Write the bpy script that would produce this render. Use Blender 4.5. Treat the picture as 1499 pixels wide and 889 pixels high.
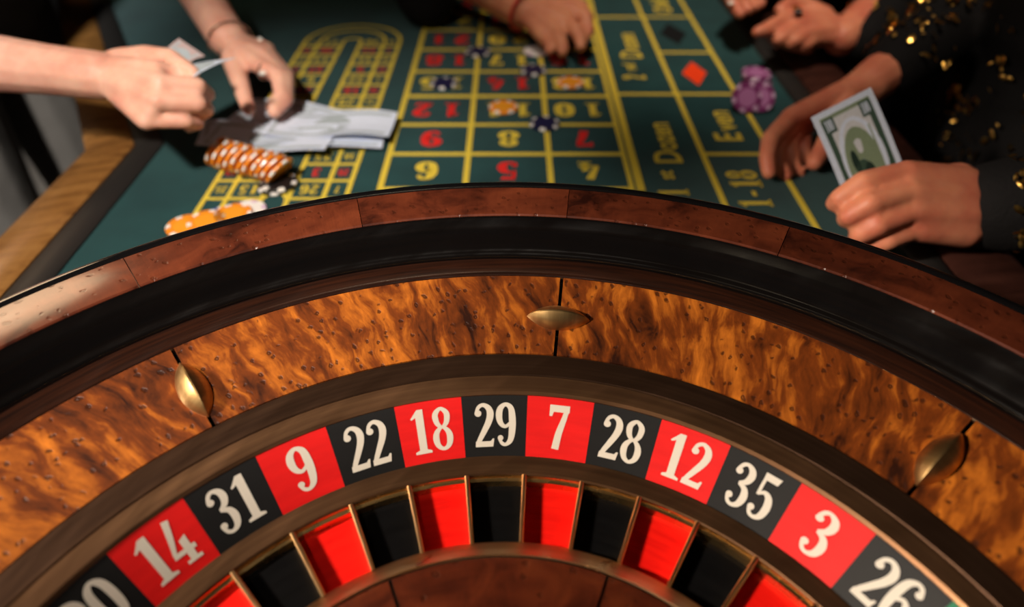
import bpy, math, random
from mathutils import Vector, Matrix
random.seed(7)
PI = math.pi
for o in list(bpy.data.objects): bpy.data.objects.remove(o)
scn = bpy.context.scene
COL = scn.collection
# ------------------------------------------------------------------ camera
F_PX, PITCH, S = 967.13, 0.7249, 0.243
CAM = Vector((0.0042, -0.0258, 0.394))
cd = bpy.data.cameras.new('camera'); cam = bpy.data.objects.new('camera', cd); COL.objects.link(cam)
cd.sensor_width = 36.0; cd.lens = F_PX / 1499 * 36.0
cam.location = CAM; cam.rotation_euler = (PI/2 - PITCH, 0, 0)
cd.clip_start = 0.01; cd.clip_end = 50
cd.dof.use_dof = True; cd.dof.focus_distance = 0.445; cd.dof.aperture_fstop = 2.8
scn.camera = cam
# ------------------------------------------------------------------ world, lights, exposure
w = bpy.data.worlds.new('world'); scn.world = w; w.use_nodes = True
w.node_tree.nodes['Background'].inputs[0].default_value = (0.55, 0.6, 0.7, 1)
w.node_tree.nodes['Background'].inputs[1].default_value = 0.02
vs = scn.view_settings
vs.view_transform = 'Standard'; vs.look = 'None'; vs.gamma = 1; vs.exposure = 0.0; vs.use_curve_mapping = False

def area(name, loc, target, size, power, col, spread=180, size_y=None):
    d = bpy.data.lights.new(name, 'AREA'); d.shape = 'DISK' if size_y is None else 'ELLIPSE'; d.size = size
    if size_y: d.size_y = size_y
    d.energy = power; d.color = col; d.spread = math.radians(spread)
    o = bpy.data.objects.new(name, d); COL.objects.link(o); o.location = loc
    o.rotation_euler = (Vector(target) - Vector(loc)).to_track_quat('-Z', 'Y').to_euler()
    return o
def spot(name, loc, target, power, col, cone, blend, rad):
    d = bpy.data.lights.new(name, 'SPOT'); d.energy = power; d.color = col; d.spot_size = math.radians(cone); d.spot_blend = blend
    d.shadow_soft_size = rad
    o = bpy.data.objects.new(name, d); COL.objects.link(o); o.location = loc
    o.rotation_euler = (Vector(target) - Vector(loc)).to_track_quat('-Z', 'Y').to_euler()
    return o
KEY = Vector((-1.10, -0.14, 0.88)); KEY_AIM = (0.22, 0.20, 0.08)
spot('key_lamp_light', KEY, KEY_AIM, 158, (1.0, 0.84, 0.68), 34, 0.9, 0.07)
LEFT = Vector((-0.38, -0.45, 1.38)); LEFT_AIM = (-0.29, 0.57, 0.0)
spot('left_lamp_light', LEFT, LEFT_AIM, 175, (1.0, 0.87, 0.74), 30, 0.95, 0.06)
FAR = Vector((-1.35, 1.28, 1.02)); FAR_AIM = (-0.3, 0.3, 0.1)
area('far_lamp_light', FAR, FAR_AIM, 0.50, 1.7, (1.0, 0.70, 0.42), 120)
RIGHT = Vector((-0.05, 0.40, 1.75)); RIGHT_AIM = (0.42, 1.20, 0.0)
spot('right_lamp_light', RIGHT, RIGHT_AIM, 120, (1.0, 0.82, 0.66), 33, 0.95, 0.08)
FILL = Vector((-0.62, -0.95, 1.70)); FILL_AIM = (-1.08, 1.12, -0.25)
spot('added_fill_light', FILL, FILL_AIM, 560, (1.0, 0.95, 0.88), 26, 0.9, 0.08)  # added fill, out of view: brightens the grey outfit and floor at the left

# ------------------------------------------------------------------ helpers
def lin(r, g, b):
    f = lambda c: (c/255/12.92) if c/255 <= .04045 else ((c/255+.055)/1.055)**2.4
    return (f(r), f(g), f(b), 1)
def P(x, y, t):
    a = (x-749.5)/F_PX; b = (444.5-y)/F_PX
    return CAM + t*Vector((a, math.cos(PITCH)+b*math.sin(PITCH), -math.sin(PITCH)+b*math.cos(PITCH)))
def U(x, y, z=0.0):
    d = P(x, y, 1) - CAM
    return CAM + d*((z-CAM.z)/d.z)

class MB:
    def __init__(s): s.v=[]; s.f=[]; s.uv=[]; s.mi=[]
    def vert(s, p, uv=(0,0)): s.v.append(tuple(p)); s.uv.append(uv); return len(s.v)-1
    def face(s, idx, mi=0): s.f.append(tuple(idx)); s.mi.append(mi)
    def grid(s, fn, nu, nv, closed_u=False, mi=0, flip=False, uvf=None):
        b=len(s.v); cu = nu if closed_u else nu+1
        for j in range(nv+1):
            for i in range(cu):
                u,v=i/nu,j/nv
                s.vert(fn(u,v), uvf(u,v) if uvf else (u,v))
        for j in range(nv):
            for i in range(nu):
                a=b+j*cu+i; c=b+j*cu+(i+1)%cu; d=c+cu; e=a+cu
                s.face((a,e,d,c) if flip else (a,c,d,e), mi)
    def lathe(s, prof, n=192, a0=0.0, a1=2*PI, closed=True, mi=0):
        full = abs(a1-a0-2*PI)<1e-6; b=len(s.v); m=len(prof); cnt = n if full else n+1
        L=[0]
        for k in range(1,m): L.append(L[-1]+math.dist(prof[k],prof[k-1]))
        for i in range(cnt):
            t=a0+(a1-a0)*i/n
            for k,(r,z) in enumerate(prof): s.vert((r*math.cos(t),r*math.sin(t),z),((t-a0)*r,L[k]))
        for i in range(n):
            for k in range(m if closed else m-1):
                a=b+(i%cnt)*m+k; c=b+(i%cnt)*m+(k+1)%m; d=b+((i+1)%cnt)*m+(k+1)%m; e=b+((i+1)%cnt)*m+k
                s.face((a,e,d,c),mi)
        if not full and closed:
            s.face([b+k for k in range(m)],mi); s.face([b+n*m+k for k in reversed(range(m))],mi)
    def box(s, lo, hi, mi=0):
        b=len(s.v)
        for z in (lo[2],hi[2]):
            for y in (lo[1],hi[1]):
                for x in (lo[0],hi[0]): s.vert((x,y,z),(x,y))
        for q in ((0,2,3,1),(4,5,7,6),(0,1,5,4),(2,6,7,3),(0,4,6,2),(1,3,7,5)): s.face([b+k for k in q],mi)
    def prism(s, poly, z0, z1, mi=0):
        b=len(s.v); n=len(poly)
        for z in (z0,z1):
            for x,y in poly: s.vert((x,y,z),(x,y))
        s.face([b+k for k in reversed(range(n))],mi); s.face([b+n+k for k in range(n)],mi)
        for k in range(n): s.face((b+k,b+(k+1)%n,b+n+(k+1)%n,b+n+k),mi)
    def tube(s, pts, rad, n=10, closed=False):
        pts=[Vector(p) for p in pts]; b=len(s.v); m=len(pts)
        for i,p in enumerate(pts):
            if closed: t=(pts[(i+1)%m]-pts[i-1]).normalized()
            else: t=(pts[min(i+1,m-1)]-pts[max(i-1,0)]).normalized()
            a=t.orthogonal() if abs(t.z)>.9 else t.cross(Vector((0,0,1)))
            a.normalize(); c=t.cross(a)
            r=rad[i] if isinstance(rad,(list,tuple)) else rad
            for k in range(n):
                q=2*PI*k/n; s.vert(p+r*(math.cos(q)*a+math.sin(q)*c),(k/n,i/m))
        for i in range(m if closed else m-1):
            for k in range(n):
                j=(i+1)%m
                s.face((b+i*n+k,b+i*n+(k+1)%n,b+j*n+(k+1)%n,b+j*n+k))
        if not closed:
            s.face([b+k for k in reversed(range(n))]); s.face([b+(m-1)*n+k for k in range(n)])
    def capsule(s, p0, r0, p1, r1, n=12, h=4):
        p0=Vector(p0); p1=Vector(p1); ax=p1-p0; L=ax.length
        ax = ax.normalized() if L>1e-7 else Vector((0,0,1))
        a=ax.orthogonal().normalized(); c=ax.cross(a); rings=[]
        for i in range(1,h+1):
            q=PI/2*(1-i/h); rings.append((p0-ax*r0*math.sin(q), r0*math.cos(q)))
        for i in range(0,h):
            q=PI/2*i/h; rings.append((p1+ax*r1*math.sin(q), r1*math.cos(q)))
        b=len(s.v); s.vert(p0-ax*r0)
        for ce,r in rings:
            for k in range(n):
                q=2*PI*k/n; s.vert(ce+r*(math.cos(q)*a+math.sin(q)*c))
        e=s.vert(p1+ax*r1); m=len(rings)
        for k in range(n): s.face((b,b+1+(k+1)%n,b+1+k))
        for i in range(m-1):
            for k in range(n):
                s.face((b+1+i*n+k,b+1+i*n+(k+1)%n,b+1+(i+1)*n+(k+1)%n,b+1+(i+1)*n+k))
        for k in range(n): s.face((e,b+1+(m-1)*n+k,b+1+(m-1)*n+(k+1)%n))
    def mesh(s, name, mats, smooth=True, angle=40):
        me=bpy.data.meshes.new(name); me.from_pydata(s.v,[],s.f)
        ul=me.uv_layers.new(name='UVMap')
        for l in me.loops: ul.data[l.index].uv=s.uv[l.vertex_index]
        for m in (mats if isinstance(mats,(list,tuple)) else [mats]): me.materials.append(m)
        me.polygons.foreach_set('material_index', s.mi)
        me.polygons.foreach_set('use_smooth',[smooth]*len(s.f))
        me.update()
        if smooth and angle<180: me.set_sharp_from_angle(angle=math.radians(angle))
        return me
    def build(s, name, mats, parent=None, smooth=True, angle=40):
        return link(name, s.mesh(name,mats,smooth,angle), parent)
def link(name, me, parent=None):
    o=bpy.data.objects.new(name,me); COL.objects.link(o)
    if parent: o.parent=parent
    return o
def tag(o, label, cat, group=None, kind=None):
    o['label']=label; o['category']=cat
    if group: o['group']=group
    if kind: o['kind']=kind
    return o
def thing(name, label, cat, loc=(0,0,0), group=None):
    o=bpy.data.objects.new(name,None); COL.objects.link(o); o.location=loc; o.empty_display_size=.05
    return tag(o,label,cat,group)
def struct(o): o['kind']='structure'; return o

# ------------------------------------------------------------------ materials
def mat(name, col, rough=.5, metal=0, coat=0, coat_rough=.1, spec=.5, emit=None, estr=0, sss=0):
    m=bpy.data.materials.new(name); m.use_nodes=True; b=m.node_tree.nodes['Principled BSDF']
    b.inputs['Base Color'].default_value=col; b.inputs['Roughness'].default_value=rough; b.inputs['Metallic'].default_value=metal
    b.inputs['Coat Weight'].default_value=coat; b.inputs['Coat Roughness'].default_value=coat_rough
    b.inputs['Specular IOR Level'].default_value=spec
    if sss:
        b.inputs['Subsurface Weight'].default_value=sss; b.inputs['Subsurface Radius'].default_value=(1,.35,.2); b.inputs['Subsurface Scale'].default_value=.004
    if emit: b.inputs['Emission Color'].default_value=emit; b.inputs['Emission Strength'].default_value=estr
    return m
class NT:
    def __init__(s,m): s.t=m.node_tree; s.b=s.t.nodes['Principled BSDF']
    def n(s,ty,**kw):
        x=s.t.nodes.new(ty)
        for k,v in kw.items():
            if k.startswith('_'): setattr(x,k[1:],v)
            else: x.inputs[k.replace('__',' ')].default_value=v
        return x
    def l(s,a,b): s.t.links.new(a,b)
    def ramp(s,src,stops,interp='LINEAR'):
        r=s.n('ShaderNodeValToRGB'); e=r.color_ramp.elements; r.color_ramp.interpolation=interp
        while len(e)<len(stops): e.new(.5)
        for k,(p,c) in enumerate(stops): e[k].position=p; e[k].color=c
        s.l(src,r.inputs[0]); return r.outputs[0]
    def mix(s,f,a,b,mode='MIX'):
        x=s.n('ShaderNodeMix',_data_type='RGBA',_blend_type=mode)
        for val,i in ((f,0),(a,6),(b,7)):
            if hasattr(val,'links'): s.l(val,x.inputs[i])
            else: x.inputs[i].default_value=val
        return x.outputs[2]
    def math(s,op,a,b=0.0,c=0.0):
        x=s.n('ShaderNodeMath',_operation=op)
        for val,i in ((a,0),(b,1),(c,2)):
            if hasattr(val,'links'): s.l(val,x.inputs[i])
            else: x.inputs[i].default_value=val
        return x.outputs[0]
    def bump(s,h,strength,dist,normal=None):
        x=s.n('ShaderNodeBump',Strength=strength,Distance=dist); s.l(h,x.inputs['Height'])
        if normal: s.l(normal,x.inputs['Normal'])
        return x.outputs[0]
    def coords(s,kind='UV',scale=(1,1,1),rand=True):
        tc=s.n('ShaderNodeTexCoord'); mp=s.n('ShaderNodeMapping'); mp.inputs['Scale'].default_value=scale
        if rand:
            oi=s.n('ShaderNodeObjectInfo'); ad=s.n('ShaderNodeVectorMath',_operation='ADD')
            mu=s.n('ShaderNodeVectorMath',_operation='SCALE'); s.l(oi.outputs['Random'],mu.inputs['Scale']); mu.inputs[0].default_value=(3.7,5.1,2.3)
            s.l(tc.outputs[kind],ad.inputs[0]); s.l(mu.outputs[0],ad.inputs[1]); s.l(ad.outputs[0],mp.inputs['Vector'])
        else: s.l(tc.outputs[kind],mp.inputs['Vector'])
        return mp.outputs[0]
    def noise(s,vec,scale,detail=4,rough=.55,dist=0):
        x=s.n('ShaderNodeTexNoise',Scale=scale,Detail=detail,Roughness=rough,Distortion=dist); s.l(vec,x.inputs['Vector']); return x.outputs[0]
    def vor(s,vec,scale,feature='F1',rand=1):
        x=s.n('ShaderNodeTexVoronoi',Scale=scale,Randomness=rand); x.feature=feature; s.l(vec,x.inputs['Vector']); return x

def maple(name, dark, mid, light, rough=.32, coat=.5, fig=(46,13), eyes=105, vary=.25, eyedark=.55):
    m=mat(name,mid,rough,coat=coat,coat_rough=.14,spec=.2); N=NT(m)
    v=N.coords('UV',(1,1,1)); sh=N.n('ShaderNodeMapping'); sh.inputs['Rotation'].default_value=(0,0,.32); N.l(v,sh.inputs['Vector'])
    sm=N.n('ShaderNodeMapping'); sm.inputs['Scale'].default_value=(fig[0],fig[1],1); N.l(sh.outputs[0],sm.inputs['Vector']); vs_=sm.outputs[0]
    vw=N.noise(v,22,2); ad=N.n('ShaderNodeVectorMath',_operation='ADD')
    sc=N.n('ShaderNodeVectorMath',_operation='SCALE'); sc.inputs[0].default_value=(1.6,.5,0); N.l(vw,sc.inputs['Scale']); N.l(vs_,ad.inputs[0]); N.l(sc.outputs[0],ad.inputs[1])
    f1=N.noise(ad.outputs[0],1.6,4,.6,.35)
    big=N.noise(v,9,3,.5)
    mixf=N.math('ADD',N.math('MULTIPLY',f1,.58),N.math('ADD',N.math('MULTIPLY',big,.34),N.math('MULTIPLY',N.noise(v,70,4,.65),.16)))
    c=N.ramp(mixf,[(.41,dark),(.54,mid),(.73,light)])
    fine=N.noise(N.coords('UV',(900,60,1)),1,3)
    c=N.mix(.18,c,N.ramp(fine,[(.3,(.25,.25,.25,1)),(.7,(1,1,1,1))]),'MULTIPLY')
    # bird's eye figure: small ringed knots, thinned out by a mask
    vn=N.noise(v,160,2); ad2=N.n('ShaderNodeVectorMath',_operation='ADD'); sc2=N.n('ShaderNodeVectorMath',_operation='SCALE')
    sc2.inputs[0].default_value=(.006,.006,0); N.l(vn,sc2.inputs['Scale']); N.l(v,ad2.inputs[0]); N.l(sc2.outputs[0],ad2.inputs[1])
    vo=N.vor(ad2.outputs[0],eyes)
    msk=N.math('GREATER_THAN',N.n('ShaderNodeSeparateColor').outputs[0],.5)
    sep=N.n('ShaderNodeSeparateColor'); N.l(vo.outputs['Color'],sep.inputs[0])
    msk=N.math('GREATER_THAN',sep.outputs[0],.36)
    ring=N.ramp(vo.outputs['Distance'],[(0.0,(.1,.1,.1,1)),(.10,(1,1,1,1)),(.17,(1,1,1,1)),(.30,(0,0,0,1))])
    eye=N.math('MULTIPLY',ring,msk)
    c=N.mix(N.math('MULTIPLY',eye,eyedark),c,lin(44,20,10))
    oi=N.n('ShaderNodeObjectInfo'); tone=N.math('ADD',N.math('MULTIPLY',oi.outputs['Random'],vary),1-vary*.6)
    hsv=N.n('ShaderNodeHueSaturation'); N.l(tone,hsv.inputs['Value']); N.l(c,hsv.inputs['Color'])
    N.l(hsv.outputs[0],N.b.inputs['Base Color'])
    h=N.math('ADD',N.math('MULTIPLY',eye,-1.0),N.math('MULTIPLY',f1,.5))
    bp=N.bump(h,.4,.0007); N.l(bp,N.b.inputs['Normal'])
    N.l(N.bump(h,.1,.0004),N.b.inputs['Coat Normal'])
    return m
M={}
M['maple']=maple('birdseye_maple',lin(40,17,8),lin(108,51,15),lin(205,118,36),rough=.42,coat=.35,fig=(64,17),eyes=165,eyedark=.8)
M['cone_wood']=maple('cone_burl',lin(48,18,11),lin(82,34,18),lin(112,52,26),fig=(24,24),eyes=120,vary=.1)
M['rim_wood']=maple('rim_burl',lin(40,17,12),lin(84,38,23),lin(112,54,32),rough=.3,coat=.9,fig=(16,24),eyes=150,vary=.3,eyedark=.45)
def streaky(name,col,col2,rough,metal=0,coat=0,scale=(4,300,1),kind='UV',bumpst=.05):
    m=mat(name,col,rough,metal,coat); N=NT(m); v=N.coords(kind,scale,False); a=N.noise(v,1,4)
    N.l(N.ramp(a,[(.3,col),(.7,col2)]),N.b.inputs['Base Color'])
    r=N.noise(N.coords(kind,(40,40,40),False),1,4); N.l(N.math('ADD',N.math('MULTIPLY',r,.25),rough-.12),N.b.inputs['Roughness'])
    N.l(N.bump(a,bumpst,.0005),N.b.inputs['Normal']); return m
M['black_lacquer']=streaky('black_lacquer',lin(9,8,8),lin(13,10,9),.13,coat=.0,scale=(6,260,1),bumpst=.02)
M['lip_lacquer']=mat('lip_lacquer',lin(12,11,12),.12,coat=1,coat_rough=.05)
M['joint']=mat('joint_black',lin(14,10,8),.5)
M['bronze_dark']=streaky('bronze_dark',lin(70,50,38),lin(88,64,48),.42,.9)
M['bronze']=streaky('bronze',lin(108,78,56),lin(134,99,70),.40,.95)
M['stained']=streaky('dark_stained_wood',lin(22,12,9),lin(44,22,13),.16,coat=.6,scale=(18,500,1),bumpst=.03)
M['brass']=streaky('brass',lin(214,174,112),lin(232,196,136),.27,1)
M['fret']=streaky('fret_brass',lin(214,172,112),lin(236,200,146),.3,1)
M['steel']=streaky('worn_nickel',lin(196,160,120),lin(224,190,150),.3,1)
M['deflector']=streaky('deflector_brass',lin(190,152,98),lin(220,184,126),.36,1,scale=(200,20,1))
def enamel(name,c,c2,rough,coat):
    m=mat(name,c,rough,coat=coat,coat_rough=.2,spec=.25); N=NT(m); a=N.noise(N.coords('UV',(30,260,1)),1,4)
    N.l(N.ramp(a,[(.35,c),(.7,c2)]),N.b.inputs['Base Color']); return m
M['red']=enamel('red_enamel',lin(204,12,12),lin(218,18,16),.55,.0)
M['black']=enamel('black_enamel',lin(12,12,13),lin(15,15,16),.55,.0)
M['green']=enamel('green_enamel',lin(10,100,70),lin(14,116,80),.55,.0)
M['pred']=enamel('pocket_red',lin(214,18,12),lin(232,26,16),.35,.3)
M['pblack']=enamel('pocket_black',lin(10,10,11),lin(14,14,15),.25,.4)
M['ivory']=mat('ivory_paint',lin(206,200,188),.55,spec=.2)
# felt
def felt(name,c1,c2):
    m=mat(name,c1,.95,spec=.15); N=NT(m); v=N.coords('Object',(1,1,1),False)
    a=N.noise(v,14,4); f=N.noise(v,900,2)
    c=N.mix(.5,N.ramp(a,[(.3,c1),(.7,c2)]),N.ramp(f,[(.3,(.55,.55,.55,1)),(.7,(1,1,1,1))]),'MULTIPLY')
    N.l(c,N.b.inputs['Base Color']); N.l(N.bump(f,.3,.0006),N.b.inputs['Normal'])
    N.b.inputs['Sheen Weight'].default_value=.15
    return m
M['felt']=felt('green_felt',lin(18,58,61),lin(27,72,74))
def printed(name,c):
    m=mat(name,c,.85,spec=.2); N=NT(m); f=N.noise(N.coords('Object',(1,1,1),False),700,3)
    N.l(N.mix(.4,c,N.ramp(f,[(.3,(.5,.5,.5,1)),(.65,(1,1,1,1))]),'MULTIPLY'),N.b.inputs['Base Color']); return m
M['yellow']=printed('yellow_print',lin(226,200,70)); M['redprint']=printed('red_print',lin(226,44,40)); M['orangered']=printed('orange_red_print',lin(255,70,22))
M['blackprint']=printed('black_print',lin(20,22,24))
M['rail_wood']=maple('rail_wood',lin(96,62,30),lin(136,94,48),lin(160,116,64),rough=.4,coat=.3,fig=(10,60),eyes=40,vary=.05,eyedark=.1)
M['rail_dark']=maple('dark_rail_wood',lin(40,22,18),lin(58,32,26),lin(72,42,34),rough=.4,coat=.3,fig=(10,60),eyes=40,vary=.05,eyedark=.1)
M['leather']=mat('black_leather',lin(30,28,27),.55)
def skin(name,c1,c2):
    m=mat(name,c1,.5,spec=.4,sss=.25); N=NT(m); v=N.coords('Object',(1,1,1),False)
    a=N.noise(v,28,3); f=N.noise(v,420,3)
    N.l(N.ramp(a,[(.35,c1),(.65,c2)]),N.b.inputs['Base Color']); N.l(N.bump(f,.25,.0008),N.b.inputs['Normal']); return m
M['skin1']=skin('fair_skin',lin(234,184,162),lin(220,158,138)); M['skin2']=skin('tan_skin',lin(206,140,104),lin(190,118,90))
M['skin3']=skin('rosy_skin',lin(212,136,104),lin(194,108,84))
def cloth(name,c):
    m=mat(name,c,.85,spec=.2); N=NT(m); f=N.noise(N.coords('Object',(1,1,1),False),260,3); g=N.noise(N.coords('Object',(1,1,1),False),9,3)
    N.l(N.bump(N.math('ADD',N.math('MULTIPLY',f,.2),g),.5,.012),N.b.inputs['Normal']); return m
M['cloth_black']=cloth('black_cloth',lin(13,12,13)); M['cloth_grey']=cloth('charcoal_cloth',lin(92,88,84))
M['gold']=mat('gold_sequin',lin(236,186,96),.28,1); M['gem']=mat('bright_gem',lin(255,252,246),.12,spec=1,coat=1); M['silver']=mat('silver',lin(220,216,210),.18,1)
M['hair']=mat('dark_hair',lin(38,26,20),.5); M['onyx']=mat('black_stone',lin(10,10,12),.25)
M['red_cord']=mat('red_cord',lin(196,60,44),.6); M['nail']=mat('nail',lin(228,170,150),.25,coat=.5)
M['paper']=printed('note_paper',lin(216,226,246)); M['note_green']=printed('note_green',lin(62,84,70)); M['note_pale']=printed('note_pale',lin(206,208,214)); M['note_faint']=printed('note_faint',lin(170,182,190)); M['note_mid']=printed('note_mid',lin(130,146,118))
M['note_dark']=printed('note_dark',lin(34,52,44)); M['note_pink']=printed('note_pink',lin(190,168,168))

# ------------------------------------------------------------------ the room
def plane_struct(name,pts,m):
    b=MB(); n=[b.vert(p,(p[0],p[1])) for p in pts]; b.face(n); return struct(b.build(name,m,smooth=False))
M['carpet']=felt('carpet',lin(104,98,92),lin(128,121,112)); M['wall']=felt('wall_paint',lin(56,44,38),lin(64,50,42))
FZ=-.76
b=MB(); b.box((-4,-3,FZ-.1),(4,5,FZ)); struct(b.build('floor',M['carpet'],smooth=False))
b=MB(); b.box((-4,5,FZ),(4,5.1,2.0)); struct(b.build('wall_back',M['wall'],smooth=False))
b=MB(); b.box((-4.1,-3,FZ),(-4,5,2.0)); struct(b.build('wall_left',M['wall'],smooth=False))
b=MB(); b.box((4,-3,FZ),(4.1,5,2.0)); struct(b.build('wall_right',M['wall'],smooth=False))

# ------------------------------------------------------------------ table
T=thing('roulette_table','long gaming table with green felt, printed betting layout and wooden rail','table',(0,0,FZ))
T.location=(0,0,0)
# outline of the felt bed (the rail bends outward past the wheel end)
LW=[(-.425,-.62),(-.425,.715),(-.76,1.295),(-.76,2.3)]
feltpoly=LW+[(.39,2.3),(.39,-.62)]
b=MB(); b.prism([p for p in reversed(feltpoly)],-.02,0.0); FELT=b.build('felt_bed',M['felt'],T,smooth=False)
def offset(poly,dx):   # offset the left chain outward
    out=[]
    for i,(x,y) in enumerate(poly):
        ns=[]
        for a,c in ((i-1,i),(i,i+1)):
            if a>=0 and c<len(poly):
                vx,vy=poly[c][0]-poly[a][0],poly[c][1]-poly[a][1]; L=math.hypot(vx,vy); ns.append((-vy/L,vx/L))
        nx=sum(n[0] for n in ns)/len(ns); ny=sum(n[1] for n in ns)/len(ns); L2=nx*nx+ny*ny
        out.append((x+dx*nx/L2,y+dx*ny/L2))
    return out
def strip(name,chain,d0,d1,z0,z1,m,parent,crown=.004):
    A=offset(chain,d0); B=offset(chain,d1); objs=[]
    for i in range(len(chain)-1):
        b=MB(); nu=6
        def fn(u,v,i=i):
            a=Vector((*A[i],0)).lerp(Vector((*A[i+1],0)),v); c=Vector((*B[i],0)).lerp(Vector((*B[i+1],0)),v)
            # u runs over a closed section: up, crowned top, down, bottom
            sec=[(0,z0),(0,z1),(.12,z1+crown*.8),(.5,z1+crown),(.88,z1+crown*.8),(1,z1),(1,z0)]
            k=min(int(round(u*7)),7)%7; f,z=sec[k]; p=a.lerp(c,f); p.z=z; return p
        L=math.dist(chain[i],chain[i+1])
        b.grid(fn,7,10,closed_u=True,flip=True,uvf=lambda u,v:(u*.1,v*L))
        b.face([0,1,2,3,4,5,6]); b.face([70+k for k in (6,5,4,3,2,1,0)])
        objs.append(b.build(name,m,parent,angle=50))
    return objs
strip('padded_edge',LW,0.0,.032,-.03,.002,M['leather'],T)
strip('wooden_rail',LW,.032,.085,-.05,.004,M['rail_wood'],T)
RW=[(.39,2.3),(.39,-.62)]
strip('padded_edge',RW,0.0,.03,-.03,.002,M['leather'],T)
strip('wooden_rail',RW,.03,.10,-.05,.004,M['rail_dark'],T)
outer=offset(LW,.06)
b=MB(); b.prism([p for p in reversed(outer+[(.45,2.3),(.45,-.62)])],-.16,-.05); b.build('apron',M['rail_dark'],T,smooth=False)
for x,y in ((-.38,-.5),(.36,-.5),(-.62,2.15),(.36,2.15)):
    b=MB(); b.lathe([(.0,FZ),(.05,FZ),(.055,FZ+.04),(.035,FZ+.08),(.05,-.3),(.055,-.16),(0,-.16)],20,closed=False)
    o=b.build('leg',M['rail_dark'],T); o.location=(x,y,0)
b=MB(); b.prism([(-.47,-.70),(.47,-.70),(.47,-.62),(-.47,-.62)],-.05,.005); b.build('end_rail',M['rail_dark'],T,smooth=False)

# --- glyphs: digits drawn as swept strokes in a box .46 wide, 1 high
def six(flip=False):
    p=[(.37,.84,.035),(.31,.93,.045),(.22,.955,.045),(.12,.85,.07),(.085,.62,.085),(.085,.36,.085),(.12,.13,.07),(.23,.045,.05),(.34,.13,.07),(.375,.30,.08),(.34,.47,.065),(.24,.55,.045),(.13,.47,.04)]
    bl=[(.345,.81,.065)]
    if flip: p=[(.46-x,1-y,w) for x,y,w in p]; bl=[(.46-x,1-y,r) for x,y,r in bl]
    return dict(s=[(p,False)],b=bl,p=[])
LB=[(.22,.60,.05),(.33,.52,.075),(.37,.32,.085),(.33,.12,.07),(.22,.045,.045),(.12,.08,.045),(.07,.19,.04)]
GL={
'0':dict(s=[([(.23,.955,.05),(.35,.82,.075),(.38,.5,.085),(.35,.18,.075),(.23,.045,.05),(.11,.18,.075),(.08,.5,.085),(.11,.82,.075)],True)],b=[],p=[]),
'1':dict(s=[([(.06,.80,.02),(.16,.88,.045),(.23,.99,.03)],False)],b=[],p=[[(.16,.03),(.33,.03),(.33,1),(.22,1),(.16,.9)],[(.06,0),(.43,0),(.43,.05),(.33,.09),(.16,.09),(.06,.05)]]),
'2':dict(s=[([(.07,.78,.04),(.12,.90,.045),(.22,.95,.05),(.33,.88,.07),(.37,.74,.085),(.33,.56,.08),(.22,.34,.07),(.12,.16,.06),(.07,.05,.05)],False)],b=[(.105,.76,.075)],p=[[(.02,0),(.42,0),(.45,.18),(.41,.18),(.37,.125),(.03,.125)]]),
'3':dict(s=[([(.07,.80,.04),(.13,.92,.045),(.22,.955,.045),(.32,.88,.07),(.35,.75,.08),(.30,.61,.065),(.18,.53,.035)],False),([(.18,.53,.035),(.32,.46,.065),(.37,.30,.085),(.33,.12,.07),(.22,.045,.045),(.12,.08,.045),(.07,.19,.04)],False)],b=[(.10,.77,.07),(.10,.22,.07)],p=[]),
'4':dict(s=[([(.24,.99,.07),(.15,.62,.06),(.05,.29,.04)],False)],b=[],p=[[(.01,.22),(.45,.22),(.45,.32),(.03,.32)],[(.24,.04),(.38,.04),(.38,.56),(.24,.50)],[(.16,0),(.46,0),(.46,.07),(.16,.07)]]),
'5':dict(s=[([(.11,.50,.035),(.11,.7,.035),(.12,.9,.035)],False),([(.11,.52,.03)]+LB,False)],b=[(.10,.21,.07)],p=[[(.085,.85),(.36,.85),(.40,1.0),(.085,1.0)]]),
'6':six(),'9':six(True),
'7':dict(s=[([(.37,.90,.05),(.32,.66,.06),(.25,.36,.075),(.20,.0,.085)],False)],b=[],p=[[(.04,.74),(.09,.74),(.12,.84),(.42,.84),(.42,1),(.04,1)]]),
'8':dict(s=[([(.23,.955,.045),(.34,.86,.065),(.355,.74,.07),(.32,.61,.06),(.23,.535,.04),(.14,.61,.06),(.105,.74,.07),(.12,.86,.065)],True),([(.23,.535,.04),(.35,.43,.065),(.385,.28,.08),(.345,.12,.065),(.23,.045,.045),(.115,.12,.065),(.075,.28,.08),(.11,.43,.065)],True)],b=[],p=[]),
'-':dict(s=[],b=[],p=[[(.06,.38),(.40,.38),(.40,.50),(.06,.50)]]),
}
def catmull(pts,closed,k=5):
    n=len(pts); out=[]
    for i in range(n if closed else n-1):
        g=lambda j: pts[j%n] if closed else pts[max(0,min(n-1,j))]
        p0,p1,p2,p3=g(i-1),g(i),g(i+1),g(i+2)
        for q in range(k):
            t=q/k
            out.append(tuple(.5*((2*b)+(-a+c)*t+(2*a-5*b+4*c-d)*t*t+(-a+3*b-3*c+d)*t**3) for a,b,c,d in zip(p0,p1,p2,p3)))
    if not closed: out.append(pts[-1])
    return out
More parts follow.
